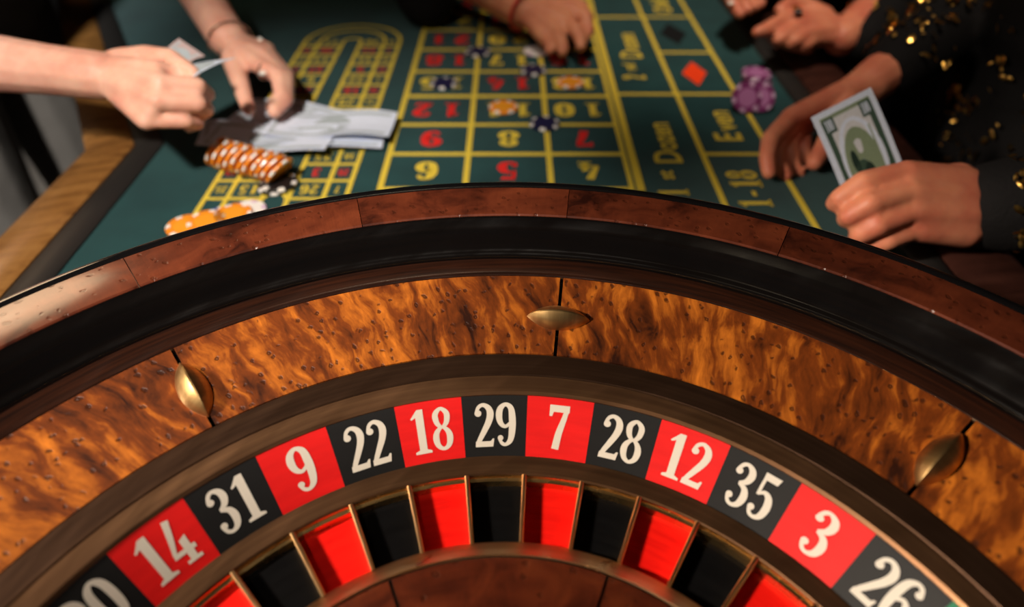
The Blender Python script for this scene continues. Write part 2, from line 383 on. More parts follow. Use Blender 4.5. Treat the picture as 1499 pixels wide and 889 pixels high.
def glyph(mb,ch,fmap,x0=0,sx=1.0,fat=1.0):
    g=GL[ch]
    for pts,closed in g['s']:
        c=catmull(pts,closed); n=len(c); b0=len(mb.v)
        for i in range(n):
            a=c[i-1] if (closed or i>0) else c[0]; d=c[(i+1)%n] if (closed or i<n-1) else c[-1]
            tx,ty=d[0]-a[0],d[1]-a[1]; L=math.hypot(tx,ty) or 1; nx,ny=-ty/L,tx/L; wv=c[i][2]*fat
            for sg in (1,-1): mb.vert(fmap(x0+(c[i][0]+sg*nx*wv)*sx,c[i][1]+sg*ny*wv))
        for i in range(n if closed else n-1):
            j=(i+1)%n; mb.face((b0+2*i,b0+2*i+1,b0+2*j+1,b0+2*j))
    for x,y,r in g['b']:
        mb.face([mb.vert(fmap(x0+(x+r*math.cos(q*PI/7))*sx,y+r*math.sin(q*PI/7))) for q in range(14)])
    for poly in g['p']: mb.face([mb.vert(fmap(x0+x*sx,y)) for x,y in poly])
def number(name,txt,fmap,m,parent,sx=1.0,gap=.5,fat=1.0):
    n=len(txt); W=(n-1)*gap*sx+.46*sx
    for i,ch in enumerate(txt):
        mb=MB(); glyph(mb,ch,fmap,-W/2+i*gap*sx,sx,fat); mb.build(name,m,parent,smooth=False)
# --- printed layout
def hline(x0,x1,y,wd,m='yellow',name='layout_line',z=.0006):
    b=MB(); b.box((x0,y-wd/2,0),(x1,y+wd/2,z)); return b.build(name,M[m],FELT,smooth=False)
def vline(x,y0,y1,wd,m='yellow',name='layout_line',z=.0008):
    b=MB(); b.box((x-wd/2,y0,0),(x+wd/2,y1,z)); return b.build(name,M[m],FELT,smooth=False)
ROWS=[.612,.691,.768,.854,.940,1.027,1.115,1.203,1.291,1.38,1.47,1.56,1.65]
CX=[-.1435,-.0485,.0485,.140]
for i,y in enumerate(ROWS): hline(CX[0],CX[3],y,.0085 if i%4==3 else .0068)
for x in CX[:3]: vline(x,ROWS[0]-.004,ROWS[-1],.0068)
vline(.1385,ROWS[0]-.004,ROWS[-1],.0052); vline(.1485,ROWS[0]-.004,ROWS[-1],.0088)
REDS={1,3,5,7,9,12,14,16,18,19,21,23,25,27,30,32,34,36}
XC=[.094,0,-.096]
for r in range(12):
    for c in range(3):
        n=4+r*3+c
        if n>36: continue
        yc=(ROWS[r]+ROWS[r+1])/2; H=.040; x0=XC[c]
        number('layout_number',str(n),lambda u,v,x0=x0,yc=yc,H=H:(x0-u*H,yc-(v-.5)*H,.0007),M['redprint' if n in REDS else 'yellow'],FELT,sx=1.35,gap=.72,fat=1.25)
for x,wd in ((.2345,.0062),(.3185,.0062)): vline(x,.40,2.0,wd)
for y in (.691,.861,1.015,1.18,1.35): hline(.2345,.3185,y,.0062)
for y in (.861,1.18,1.50): hline(.1485,.2345,y,.0068)
def letters(txt,size,loc,m,sx=1.0,bold=.02,rot=PI/2):
    cu=bpy.data.curves.new('txt','FONT'); cu.body=txt; cu.size=1; cu.offset=bold; cu.align_x='LEFT'; cu.resolution_u=3
    o=bpy.data.objects.new('txt',cu); COL.objects.link(o)
    dg=bpy.context.evaluated_depsgraph_get(); me=bpy.data.meshes.new_from_object(o.evaluated_get(dg)); bpy.data.objects.remove(o)
    R=Matrix.Rotation(rot,4,'Z')@Matrix.Diagonal((size*sx,size,1,1))
    me.transform(Matrix.Translation(loc)@R); me.materials.clear(); me.materials.append(m)
    for p in me.polygons: p.material_index=0
    return link('layout_lettering',me,FELT)
Y=M['yellow']
# text reads away from the wheel; glyph tops point to -x
def up(x0,y0,H): return lambda u,v:(x0-v*H,y0+u*H,.0007)
number('layout_lettering','1',up(.200,.604,.034),Y,FELT,sx=1.0)
letters('st',.026,(.190,.632,.0007),Y); letters('D',.046,(.206,.667,.0007),Y,.95); letters('ozen',.040,(.206,.700,.0007),Y,.95)
number('layout_lettering','2',up(.200,.918,.034),Y,FELT,sx=1.0)
letters('nd',.026,(.190,.944,.0007),Y); letters('D',.046,(.206,.99,.0007),Y,.95); letters('ozen',.040,(.206,1.025,.0007),Y,.95)
letters('E',.048,(.292,.722,.0007),Y,.95); letters('ven',.042,(.292,.752,.0007),Y,.95)
number('layout_lettering','1',up(.286,.582,.036),Y,FELT); letters('-',.036,(.280,.596,.0007),Y)
number('layout_lettering','18',up(.286,.632,.036),Y,FELT,sx=1.1)
letters('Odd',.046,(.292,1.20,.0007),Y)
def diamond(xc,yc,a,c,m):
    b=MB(); b.face([b.vert((xc+x,yc+y,.0007)) for x,y in ((a,0),(0,c),(-a,0),(0,-c))]); b.build('layout_diamond',M[m],FELT,smooth=False)
b=MB()
ang=[U(1012,91),U(1034,107),U(1023,126),U(998,108)]
b.face([b.vert((p.x,p.y,.0008)) for p in reversed(ang)]); b.build('layout_diamond',M['orangered'],FELT,smooth=False)
diamond(.273,1.098,.022,.05,'blackprint')
# racetrack of small cells beside the grid
RX=[-.332,-.308,-.270,-.241,-.203,-.178]; RT=1.06; RC=(RX[0]+RX[5])/2
for i,x in enumerate(RX): vline(x,.45,RT if i in (0,1,4,5) else RT,.0052)
for rad in (abs(RX[0]-RX[5])/2,abs(RX[1]-RX[4])/2,abs(RX[2]-RX[3])/2):
    b=MB(); b.grid(lambda u,v,rad=rad:(RC+(rad+(v-.5)*.0052)*math.cos(u*PI),RT+(rad+(v-.5)*.0052)*math.sin(u*PI),.0009),24,1); b.build('layout_line',Y,FELT,smooth=False)
b=MB(); b.grid(lambda u,v:(-.2555+(.0145+(v-.5)*.005)*math.cos(u*PI),.584+(.018+(v-.5)*.005)*math.sin(u*PI),.0010),16,1); b.build('layout_line',Y,FELT,smooth=False)
rn=[int(x) for x in '26 3 35 12 28 7 29 18 22 9 31 14 20 1 33'.split()]; ln=[int(x) for x in '15 19 4 21 2 25 17 34 6 27 13 36 11 30 8'.split()]
k=0; y=.592
while y<RT:
    hline(RX[0],RX[2],y,.0045); hline(RX[3],RX[5],y,.0045)
    for lst,xa,xb,xo in ((ln,RX[1],RX[2],(RX[0]+RX[1])/2),(rn,RX[3],RX[4],(RX[4]+RX[5])/2)):
        if k<len(lst):
            n=lst[k]; m=M['redprint' if n in REDS else 'yellow']
            number('layout_number',str(n),lambda u,v,xc=(xa+xb)/2,yc=y+.018:(xc-u*.019,yc-(v-.5)*.019,.0007),m,FELT,sx=1.1,gap=.56)
            number('layout_number',str(lst[(k+5)%15]),lambda u,v,xc=xo,yc=y+.018:(xc-u*.012,yc-(v-.5)*.014,.0007),m,FELT,sx=1.0)
    y+=.0375; k+=1

# ------------------------------------------------------------------ roulette bowl
BOWL=thing('roulette_bowl','round wooden roulette wheel bowl with burl rim and birdseye maple slope','roulette bowl')
A0=math.radians(83.27)
rA,zA=.2722,.0873; rG,zG=.3302,.1043
# black shell under the panels, ball track wall, outside
track=[(.3442,zG-.0045),(.3443,.1088),(.3447,.1108),(.3456,.1121),(.3468,.1128),(.3479,.1134),(.3492,.1152),(.3508,.1190),(.3528,.1240),(.3555,.1288),(.3600,.1322)]
b=MB(); b.lathe([(.3303,.1010),(.3303,.1046),(.3310,.1052),(.3335,.1063),(.3365,.1076),(.3395,.1088),(.3420,.1095),(.3434,.1094),(.3440,.1086),(.3440,.1010)],256); b.build('track_bead',M['stained'],BOWL,angle=60)
b=MB(); b.lathe([(.2726,zA-.0045),(rG-.002,zG-.0045),(.3302,.1008)]+track+[(.3606,.1335),(.364,.1290),(.398,.1290),(.400,.06),(.385,.012),(.37,.001),(.2726,.001)],256)
b.build('ball_track',M['black_lacquer'],BOWL,angle=35)
# eight maple panels
def sector_panel(name,prof_top,th,a0,a1,m,parent,gap,n=26):
    # prof_top: list of (r,z) from inner to outer; constant-width joints
    b=MB(); k=len(prof_top); 
    def pt(i,j,dz):
        r,z=prof_top[j]; g=gap/2/r; t=(a0+g)+(a1-a0-2*g)*i/n
        return (r*math.cos(t),r*math.sin(t),z+dz),((t-(a0+a1)/2)*prof_top[-1][0],r)
    idx={}
    for dz in (0,-th):
        for i in range(n+1):
            for j in range(k):
                p,uv=pt(i,j,dz); idx[(dz!=0,i,j)]=b.vert(p,uv)
    for i in range(n):
        for j in range(k-1):
            b.face((idx[0,i,j],idx[0,i,j+1],idx[0,i+1,j+1],idx[0,i+1,j]))
        for j in (0,k-1):
            q=(idx[0,i,j],idx[0,i+1,j],idx[1,i+1,j],idx[1,i,j]); b.face(q if j==0 else q[::-1])
    for j in range(k-1):
        b.face((idx[0,0,j],idx[1,0,j],idx[1,0,j+1],idx[0,0,j+1])); b.face((idx[0,n,j],idx[0,n,j+1],idx[1,n,j+1],idx[1,n,j]))
    return b.build(name,m,parent,angle=30)
slope=[(rA,zA)]+[(rA+(rG-rA)*q,zA+(zG-zA)*q) for q in (.02,.25,.5,.75,.98)]+[(rG,zG)]
for i in range(8): sector_panel('maple_panel',slope,.0035,A0+i*PI/4,A0+(i+1)*PI/4,M['maple'],BOWL,.0022)
# sixteen rim veneer segments
rH,rI,rJ=.3612,.3968,.4065
rimp=[(rH,.1335),(rH+.0008,.1345),(rH+.010,.1352),(rI-.010,.1352),(rI-.0008,.1347),(rI,.1338)]
for i in range(16): sector_panel('rim_veneer',rimp,.005,A0+i*PI/8,A0+(i+1)*PI/8,M['rim_wood'],BOWL,.0005,n=16)
b=MB(); lip=[(rI,.126),(rI,.1345),(rI+.0015,.1357)]
for q in range(0,9): t=PI/2*(1-q/8); lip.append((rI+.004+.0055*math.cos(t),.1303+.0055*math.sin(t)))
lip+=[(rJ,.118),(.402,.114),(rI,.114)]
b.lathe(lip,256); b.build('outer_lip',M['lip_lacquer'],BOWL,angle=50)
# deflectors: pointed canoe shapes
def canoe(L,Wd,H,m):
    b=MB(); n=28; ids=[]
    for i in range(n+1):
        s=-1+2*i/n; q=max(0,1-abs(s)**2.2); wv=Wd/2*q; h=H*q**.7
        row=[]
        for (fx,fz) in ((-1,0),(-.93,.28),(-.5,.72),(-.06,1.0),(.06,1.0),(.5,.72),(.93,.28),(1,0)): row.append(b.vert((s*L/2,fx*wv,fz*h),(s*L/2,fx*wv)))
        ids.append(row)
    for i in range(n):
        for k in range(7): b.face((ids[i][k],ids[i+1][k],ids[i+1][k+1],ids[i][k+1]))
        b.face((ids[i][7],ids[i+1][7],ids[i+1][0],ids[i][0]))
    return b.mesh('deflector',m,True,28)
cm=canoe(.0425,.0180,.0105,M['deflector'])
sl=math.atan2(zG-zA,rG-rA); rm,zm=.2985,.0873+(.2985-rA)*math.tan(sl)
for i in range(8):
    a=A0+i*PI/4; o=link('deflector',cm,BOWL)
    o.location=(rm*math.cos(a),rm*math.sin(a),zm)
    R=Matrix.Rotation(a,3,'Z')@Matrix.Rotation(-sl,3,'Y')
    if i%2==0: R=R@Matrix.Rotation(PI/2,3,'Z')
    o.rotation_euler=R.to_euler()

# ------------------------------------------------------------------ rotor
ROT=thing('roulette_rotor','spinning roulette rotor with red and black numbered plates and brass frets','roulette rotor')
DT=2*PI/37; T0=2.5324
rC,zC=.2430,.0800; rD,zD=.2161,.0547; rE,zE=.2036,.0533; rQ,zQ=.1619,.0508; rF,zF=.1511,.0557
b=MB(); b.lathe([(.2716,.0866),(.2712,.0874),(.2560,.0853),(.2555,.0846),(.2552,.07),(.2716,.07)],256); b.build('outer_bronze_ring',M['bronze_dark'],ROT,angle=30)
b=MB(); b.lathe([(.2551,.0845),(.2546,.0852),(.2445,.0822),(rC,.0806),(rC,.07),(.2551,.07)],256); b.build('bronze_ring',M['bronze'],ROT,angle=30)
b=MB(); b.lathe([(rC-.0002,zC-.0012),(rD,zD-.0012),(rD,.03),(rC-.0002,.06)],192); b.build('plate_backing',M['joint'],ROT)
b=MB(); b.lathe([(rD,zD-.0004),(rD-.0006,zD+.0008),(rE+.0010,zE+.0005),(rE+.0002,zE-.0004),(rE+.0002,zE-.0010),(rD,zD-.0010)],256); b.build('inner_bronze_ring',M['bronze'],ROT,angle=30)
b=MB(); b.lathe([(rD,zD-.0012),(rE+.0001,zE-.0011),(rE-.0003,zE-.0030),(rE-.0024,zE-.0034),(rE-.0026,zE-.0080),(rE-.0026,.03),(rD,.03)],256); b.build('pocket_wall',M['brass'],ROT,angle=30)
b=MB(); b.lathe([(rQ,.03),(rQ,zQ-.0006),(rQ-.0006,zQ),(rF+.0006,zF),(rF,zF-.0006),(rF,.03)],256); b.build('nickel_ring',M['steel'],ROT,angle=30)
SEQ=[int(x) for x in '14 31 9 22 18 29 7 28 12 35 3 26 0 32 15 19 4 21 2 25 17 34 6 27 13 36 11 30 8 23 10 5 24 16 33 1 20'.split()]
LS=math.hypot(rC-rD,zC-zD); nr,nz=-(zC-zD)/LS,(rC-rD)/LS
pl={}; pk={}
def sector_mesh(name,r0,z0,r1,z1,th,m,half,n=8):
    b=MB(); ids=[[[None]*2 for _ in range(n+1)] for _ in range(2)]
    for d in (0,1):
        for i in range(n+1):
            t=-half+2*half*i/n
            for j,(r,z) in enumerate(((r0,z0),(r1,z1))): ids[d][i][j]=b.vert((r*math.cos(t),r*math.sin(t),z-d*th),(t*r1,r))
    I=ids
    for i in range(n):
        b.face((I[0][i][0],I[0][i][1],I[0][i+1][1],I[0][i+1][0]))
        b.face((I[0][i][0],I[0][i+1][0],I[1][i+1][0],I[1][i][0])); b.face((I[0][i][1],I[1][i][1],I[1][i+1][1],I[0][i+1][1]))
    b.face((I[0][0][0],I[1][0][0],I[1][0][1],I[0][0][1])); b.face((I[0][n][0],I[0][n][1],I[1][n][1],I[1][n][0]))
    return b.mesh(name,m,True,30)
for key,pm,qm in (('r','red','pred'),('b','black','pblack'),('g','green','green')):
    pl[key]=sector_mesh('number_plate',rD,zD,rC,zC,.001,M[pm],DT/2-.00012)
    pk[key]=sector_mesh('pocket_floor',rQ,zQ-.0085,rE-.0025,zE-.0085,.002,M[qm],DT/2)
# fret: a tapered bar along +x
b=MB(); hw=.00115
sec=lambda r,zt,h:[(r,-h,.040),(r,-h,zt-.0006),(r,-h*.5,zt),(r,h*.5,zt),(r,h,zt-.0006),(r,h,.040)]
rows=[sec(rE+.0004,zE+.0004,.0014),sec((rE+rQ)/2,(zE+zQ)/2+.0003,.0012),sec(rQ-.0004,zQ+.0004,.00105)]
for row in rows:
    for p in row: b.vert(p,(p[0],p[2]))
for i in range(2):
    for k in range(5): b.face((i*6+k,i*6+k+1,(i+1)*6+k+1,(i+1)*6+k))
b.face([5,4,3,2,1,0]); b.face([12,13,14,15,16,17])
fm=b.mesh('fret',M['fret'],True,30)
for k,n in enumerate(SEQ):
    t=T0-(k+.5)*DT; key='g' if n==0 else ('r' if n in REDS else 'b')
    o=link('number_plate',pl[key],ROT); o.rotation_euler=(0,0,t)
    q=link('pocket_floor',pk[key],ROT); q.rotation_euler=(0,0,t)
    f=link('fret',fm,ROT); f.rotation_euler=(0,0,T0-k*DT)
    H=.0268
    def fmap(u,v):
        sl_=.155*LS+v*H; r=rD+(rC-rD)*sl_/LS+nr*.0002; z=zD+(zC-zD)*sl_/LS+nz*.0002
        a=-u*H/(rD+(rC-rD)*.5); return (r*math.cos(a),r*math.sin(a),z)
    number('numeral',str(n),fmap,M['ivory'],o,sx=1.04 if n>9 else 1.16,gap=.475,fat=.88)
# cone panels, turret
cone=[(.040,.0940),(.060,.0865),(.10,.0730),(.13,.0625),(.1500,.0552)]
for i in range(8):
    a=math.radians(68.6)+i*PI/4; sector_panel('cone_panel',cone,.003,a,a+PI/4,M['cone_wood'],ROT,.0018,n=14)
b=MB(); b.lathe([(.038,.03),(.038,.0905),(.1512,.0530),(.1512,.03)],96); b.build('cone_core',M['joint'],ROT)
b=MB(); b.lathe([(.0,.09),(.042,.092),(.043,.096),(.030,.101),(.018,.108),(.014,.122),(.020,.130),(.016,.138),(.008,.143),(.010,.150),(.006,.156),(0,.158)],64,closed=False); b.build('turret',M['brass'],ROT)

# ------------------------------------------------------------------ chips
CR,CH=.0197,.0034
def chipmesh(name,body,spot,inlay):
    b=MB(); n=48; prof=[(0,-CH/2),(CR*.62,-CH/2),(CR*.76,-CH/2),(CR-.0008,-CH/2),(CR,-CH/2+.0007),(CR,CH/2-.0007),(CR-.0008,CH/2),(CR*.76,CH/2),(CR*.62,CH/2),(0,CH/2)]
    for i in range(n):
        for r,z in prof: a=2*PI*i/n; b.vert((r*math.cos(a),r*math.sin(a),z),(a*.02,z))
    m=len(prof)
    for i in range(n):
        sp=1 if (i%8) in (0,1,2) else 0
        for k in range(m-1):
            mi=sp if 2<=k<=6 else (0 if k in (1,7) else 2)
            a=i*m+k; c=((i+1)%n)*m+k
            if k==0: b.face((a,a+1,c+1),mi)
            elif k==m-2: b.face((a,a+1,c),mi)
            else: b.face((a,a+1,c+1,c),mi)
    b.f=[f[::-1] for f in b.f]
    return b.mesh(name,[body,spot,inlay],True,35)
def plastic(n,c,r=.4): return mat(n,c,r,coat=.2)
wh=plastic('chip_white',lin(236,232,228)); org=plastic('chip_orange',lin(236,140,30)); orl=plastic('chip_orange_inlay',lin(240,158,44),.25)
navy=plastic('chip_navy',lin(24,26,62)); nvl=plastic('chip_navy_inlay',lin(30,32,72)); blk=plastic('chip_black',lin(24,22,24)); pur=plastic('chip_purple',lin(120,44,104)); lil=plastic('chip_lilac',lin(206,170,206)); blu=plastic('chip_blue',lin(40,60,150))
CM={'orange':chipmesh('orange_chip',org,wh,orl),'navy':chipmesh('navy_chip',navy,wh,nvl),'white':chipmesh('white_chip',wh,lil,wh),'black':chipmesh('black_chip',blk,wh,blk),'purple':chipmesh('purple_chip',pur,lil,plastic('chip_mauve',lin(172,112,164))),'blue':chipmesh('blue_chip',blu,wh,blu)}
def chip(kind,loc,label,rot=None,group=None):
    o=link(kind+'_poker_chip',CM[kind]); o.location=loc
    o.rotation_euler=rot.to_euler() if rot is not None else (0,0,random.uniform(0,6))
    return tag(o,label,'poker chip',group)
def at_table(x,y,z=CH/2+.0009): 
    p=U(x,y,z); return p
chip('orange',at_table(737,157),'orange poker chip lying over the yellow eleven on the layout')
chip('orange',at_table(835,121),'orange poker chip in the thirteen cell beside the yellow double line')
def spotrot(a): return Matrix.Rotation(a,3,'Z')
chip('navy',at_table(797,181),'navy poker chip with white edge spots on the line between ten and eight',spotrot(.15))
chip('navy',at_table(781,103),'navy poker chip just in front of the white chip',spotrot(.4))
chip('navy',at_table(650,122),'shaded navy poker chip in the fifteen cell at the left of the grid',spotrot(.25))
chip('navy',at_table(700,76),'dark navy poker chip on the line left of the reaching hand',spotrot(.1))
chip('white',at_table(785,75),'white poker chip at the fingertips of the hand with the red bracelet')
ORD='first second third fourth fifth sixth seventh eighth ninth tenth eleventh'.split()
# toppled row of orange chips
a0=U(322,226,.016); a1=U(412,256,.012); d=(a1-a0); d.z=0; dn=d.normalized()
for i in range(11):
    q=i/10; p=a0.lerp(a1,q); tilt=math.radians(64-12*q)
    ax=Vector((-dn.y,dn.x,0))
    p.z=CR*math.sin(tilt)+CH/2*math.cos(tilt)+.001
    R=Matrix.Rotation(-tilt,3,ax)@Matrix.Rotation(.35*i,3,'Z')
    p+=Vector((random.uniform(-.001,.001),random.uniform(-.002,.002),0))
    chip('orange',p,ORD[i]+' orange poker chip from the left end of the toppled row',R,'toppled row of orange chips')
for i,(x,y) in enumerate(((404,272),(409,267))):
    p=at_table(x,y,CH/2+.0009+i*CH*1.02); chip('black',p,('lower' if i==0 else 'upper')+' black poker chip with white spots at the end of the toppled row',spotrot(.5+i*.2))
# chips against the outside of the rim
RCH=[('orange',272,331,'large-looking orange poker chip lying flat against the rim, leftmost of that row'),('orange',303,324,'orange poker chip half under the blue one beside the rim'),('blue',322,319,'blue and white poker chip peeking over the rim'),('orange',341,314,'orange poker chip between the blue and the pale chip at the rim'),('white',362,309,'pale lilac-white poker chip peeking over the rim, rightmost of that row')]
for i,(kd,x,y,lb) in enumerate(RCH):
    chip(kd,at_table(x,y,CH/2+.0009+ (CH*1.05 if i%2 else 0)),lb,spotrot(.3*i))
# purple chips in a slumped pile by the right rail
base=U(1103,138,0)
for i in range(7):
    p=Vector((base.x+.003*math.sin(i*2.1)+.004*(i%2),base.y+.004*math.cos(i*1.7)+i*.002,CH/2+.0009+i*CH*1.15))
    R=Matrix.Rotation(math.radians(3*math.sin(i*1.3)),3,'X')@Matrix.Rotation(i*.37,3,'Z')
    chip('purple',p,ORD[i]+' purple and lilac poker chip from the bottom of the pile by the right rail',R,'pile of purple chips')
for i,(x,y,rx) in enumerate(((1092,148,58),(1112,146,50))):
    p=U(x,y,.014); R=Matrix.Rotation(math.radians(rx),3,'X')@Matrix.Rotation(i,3,'Z')
    p.z=CR*math.sin(math.radians(rx))+.002
    chip('purple',p,('left' if i==0 else 'right')+' purple poker chip leaning against the front of the purple pile',R)

# ------------------------------------------------------------------ banknotes
NL,NW=.156,.0663
def banknote(name,label,fmap,L=NL,group=None,detail=True,root=None,cat='banknote'):
    """fmap(x,y,h): note coordinates (x along the length from 0, y across from 0, h above the face) to the world"""
    o=thing(name,label,cat,fmap(L/2,NW/2,0),group); inv=Matrix.Translation(-o.location)
    g=lambda x,y,h: Vector(fmap(x,y,h))-o.location
    b=MB(); n=14; mrow=5
    b.grid(lambda u,v:g(u*L,v*NW,0),n,mrow); b.grid(lambda u,v:g(u*L,v*NW,-.0004),n,mrow,flip=True)
    b.build('paper',M['paper'],o,angle=180)
    def patch(nm,x0,x1,y0,y1,h,m,nx=10):
        b=MB(); b.grid(lambda u,v:g(x0+(x1-x0)*u,y0+(y1-y0)*v,h),nx,3); b.build(nm,M[m],o,angle=180)
    def ell(nm,xc,yc,rx,ry,h,m):
        b=MB(); c=b.vert(g(xc,yc,h)); k=28; ids=[b.vert(g(min(L,xc+rx*math.cos(2*PI*i/k)),yc+ry*math.sin(2*PI*i/k),h)) for i in range(k)]
        for i in range(k): b.face((c,ids[i],ids[(i+1)%k]))
        b.build(nm,M[m],o,angle=180)
    e=.006
    for y0,y1 in ((e,e+.006),(NW-e-.006,NW-e)): patch('print_border',e+.003,L-.006,y0,y1,.0002,'note_green' if detail else 'note_faint')
    patch('print_border',e,e+.004,e,NW-e,.0002,'note_mid' if detail else 'note_faint',2)
    if detail:
        patch('print_ground',e+.004,L-.006,e+.006,NW-e-.006,.0002,'note_pale')
        for yy in (e+.001,NW-e-.013): patch('numeral_block',e+.002,e+.017,yy,yy+.012,.0003,'note_green',3)
        for y0_ in (e+.0025,NW-e-.0115):
            mb=MB()
            for i,ch in enumerate('100'): glyph(mb,ch,lambda u,v:g(e+.0035+(1-v)*.011,y0_+u*.0085/.95,.0005),i*.5*.62,.62)
            mb.build('numeral',M['paper'],o,smooth=False)
        ell('medallion',.060,NW/2,.044,.0225,.0003,'paper'); ell('portrait_field',.064,NW/2-.001,.038,.0180,.0004,'note_mid')
        ell('portrait_shape',.082,NW/2-.004,.024,.010,.0005,'note_green'); ell('portrait_shape',.058,NW/2-.010,.012,.0035,.0005,'note_dark'); ell('portrait_shape',.073,NW/2+.001,.010,.005,.0006,'note_dark')
        patch('print_line',.030,L-.01,NW-.018,NW-.0165,.0004,'note_mid'); patch('print_line',.05,L-.01,NW-.0215,NW-.0205,.0004,'note_mid')
    else:
        ell('portrait_field',L/2,NW/2,.024,.022,.0003,'note_faint'); patch('print_line',.03,L*.32,NW*.3,NW*.34,.0003,'note_faint',4)
    return o
# the note in the right-hand fist
c00=P(1187,172,.630); c01=P(1281,131,.634); cl=P(1232,268,.634)
ex=(cl-c00).normalized(); ey=(c01-c00); ey=(ey-ex*ey.dot(ex)).normalized(); en=ex.cross(ey).normalized()
if en.dot(CAM-c00)<0: en=-en
banknote('banknote','folded hundred banknote held upright in the fist of the black and gold sleeve',lambda x,y,h: c00+ex*x+ey*y+en*(h-.010*(x/.12)**2),L=.118)
# two notes in the left fist
def quadnote(q,bend):
    q=[Vector(v) for v in q]; nn=(q[1]-q[0]).cross(q[3]-q[0]).normalized()
    if nn.dot(CAM-q[0])<0: nn=-nn
    return lambda x,y,h:(q[0].lerp(q[1],x/.08)).lerp(q[3].lerp(q[2],x/.08),y/NW)+nn*(h+bend*math.sin(PI*x/.08))
banknote('banknote','folded banknote poking out of the left fist towards the other hand',quadnote([P(268,123,.672),P(346,84,.700),P(303,90,.705),P(262,108,.69)],.003),L=.08,detail=False)
banknote('banknote','pale pinkish banknote held behind the thumb of the left fist',quadnote([P(232,92,.74),P(262,56,.745),P(300,82,.735),P(268,100,.73)],.003),L=.08,detail=False).children[0].data.materials[0]=M['note_pink']
# loose notes lying on the table
NOTES=[(418,196,.06,'lowest note of the heap under the reaching hand'),(455,178,-.12,'banknote in the heap turned towards the layout grid'),(388,188,.22,'banknote in the heap nearest the left fist'),(470,200,.05,'banknote in the heap lying closest to the toppled chips'),(430,170,-.28,'slanted banknote in the heap below the reaching fingers'),(462,190,.16,'top banknote in the right half of the heap'),(395,202,-.08,'banknote along the front edge of the heap'),(485,184,-.04,'rightmost banknote of the heap beside the green strip')]
for i,(x,y,a,lb) in enumerate(NOTES):
    c=U(x,y,.002+i*.0016); ca,sa=math.cos(a),math.sin(a); amp=.004+.004*((i*37)%5)/5; ph=i*1.3
    def fm_(xx,yy,h,c=c,ca=ca,sa=sa,amp=amp,ph=ph,i=i):
        X=xx-NL/2; Yv=yy-NW/2; z=.0016+i*.0016+amp*(.5+.5*math.sin(xx*42+ph))*(.3+.7*abs(2*yy/NW-1))+h
        return Vector((c.x+X*ca-Yv*sa,c.y+X*sa+Yv*ca,z))
    banknote('banknote','crumpled '+lb,fm_,group='heap of loose banknotes',detail=False)

# ------------------------------------------------------------------ people
def remeshed(name,mb,m,parent,vox,smooth=5,fac=.5):
    o=mb.build(name,m,parent,angle=180)
    r=o.modifiers.new('remesh','REMESH'); r.mode='VOXEL'; r.voxel_size=vox; r.use_smooth_shade=True
    s=o.modifiers.new('smooth','SMOOTH'); s.factor=fac; s.iterations=smooth
    return o
def chain(mb,pts):
    for (a,ra),(c,rc) in zip(pts[:-1],pts[1:]): mb.capsule(a,ra,c,rc)
def hand(mb,wrist,knuckles,bases,fingers,thumb,palm_r=.0125):
    """wrist: [(point, radius)...]; bases/knuckles: four points; fingers: four lists of points after the knuckle; thumb: list of (point, radius)"""
    for i in range(4):
        mb.capsule(bases[i],palm_r*1.12,knuckles[i],palm_r*.92)
        if i<3: mb.capsule((bases[i]+bases[i+1])/2,palm_r*1.1,(knuckles[i]+knuckles[i+1])/2,palm_r*.80)
    for i,fg in enumerate(fingers):
        rs=[palm_r*.86,palm_r*.80,palm_r*.70,palm_r*.62] if i<3 else [palm_r*.76,palm_r*.70,palm_r*.62,palm_r*.56]
        pts=[knuckles[i]]+fg
        chain(mb,[(p,rs[min(k,3)]) for k,p in enumerate(pts)])
    chain(mb,thumb)
    for b_ in bases: mb.capsule(b_,palm_r*1.1,wrist[0][0],wrist[0][1])
    chain(mb,wrist)
def V(*a): return Vector(a)
def torso_body(mb,sh1,sh2,chest,hips,head):
    neck=(sh1+sh2)/2+V(0,0,.05); 
    mb.capsule(sh1,.05,sh2,.05); mb.capsule((sh1+sh2)/2,.055,neck.lerp(head,.4),.05); mb.capsule(chest,.10,(sh1+sh2)/2,.09); mb.capsule(hips,.10,chest,.10)
    mb.capsule(head+V(0,0,.03),.082,head-V(0,0,.04),.062)
def head_bits(per,head,facing,hairlen):
    f=Vector(facing).normalized(); sd=f.cross(V(0,0,1))
    b=MB(); b.capsule(head+V(0,0,.045)-f*.02,.092,head+V(0,0,.01)-f*.035,.088); b.capsule(head-f*.05,.08,head-f*.07-V(0,0,hairlen),.055)
    remeshed('hair',b,M['hair'],per,.006)
    for s_ in (-1,1):
        b=MB(); b.capsule(head+f*.072+sd*.03*s_+V(0,0,.01),.011,head+f*.073+sd*.03*s_+V(0,0,.01),.011); b.build('eye',M['onyx'],per)
    b=MB(); b.capsule(head+f*.066-V(0,0,.052)-sd*.016,.006,head+f*.066-V(0,0,.052)+sd*.016,.006); b.build('mouth',M['red_cord'],per)
def face(mb,head,facing):
    f=Vector(facing).normalized(); sd=f.cross(V(0,0,1))
    mb.capsule(head+f*.072,.007,head+f*.092-V(0,0,.022),.011)
    for s_ in (-1,1): mb.capsule(head+sd*.078*s_+V(0,0,.012),.012,head+sd*.078*s_-V(0,0,.02),.009)
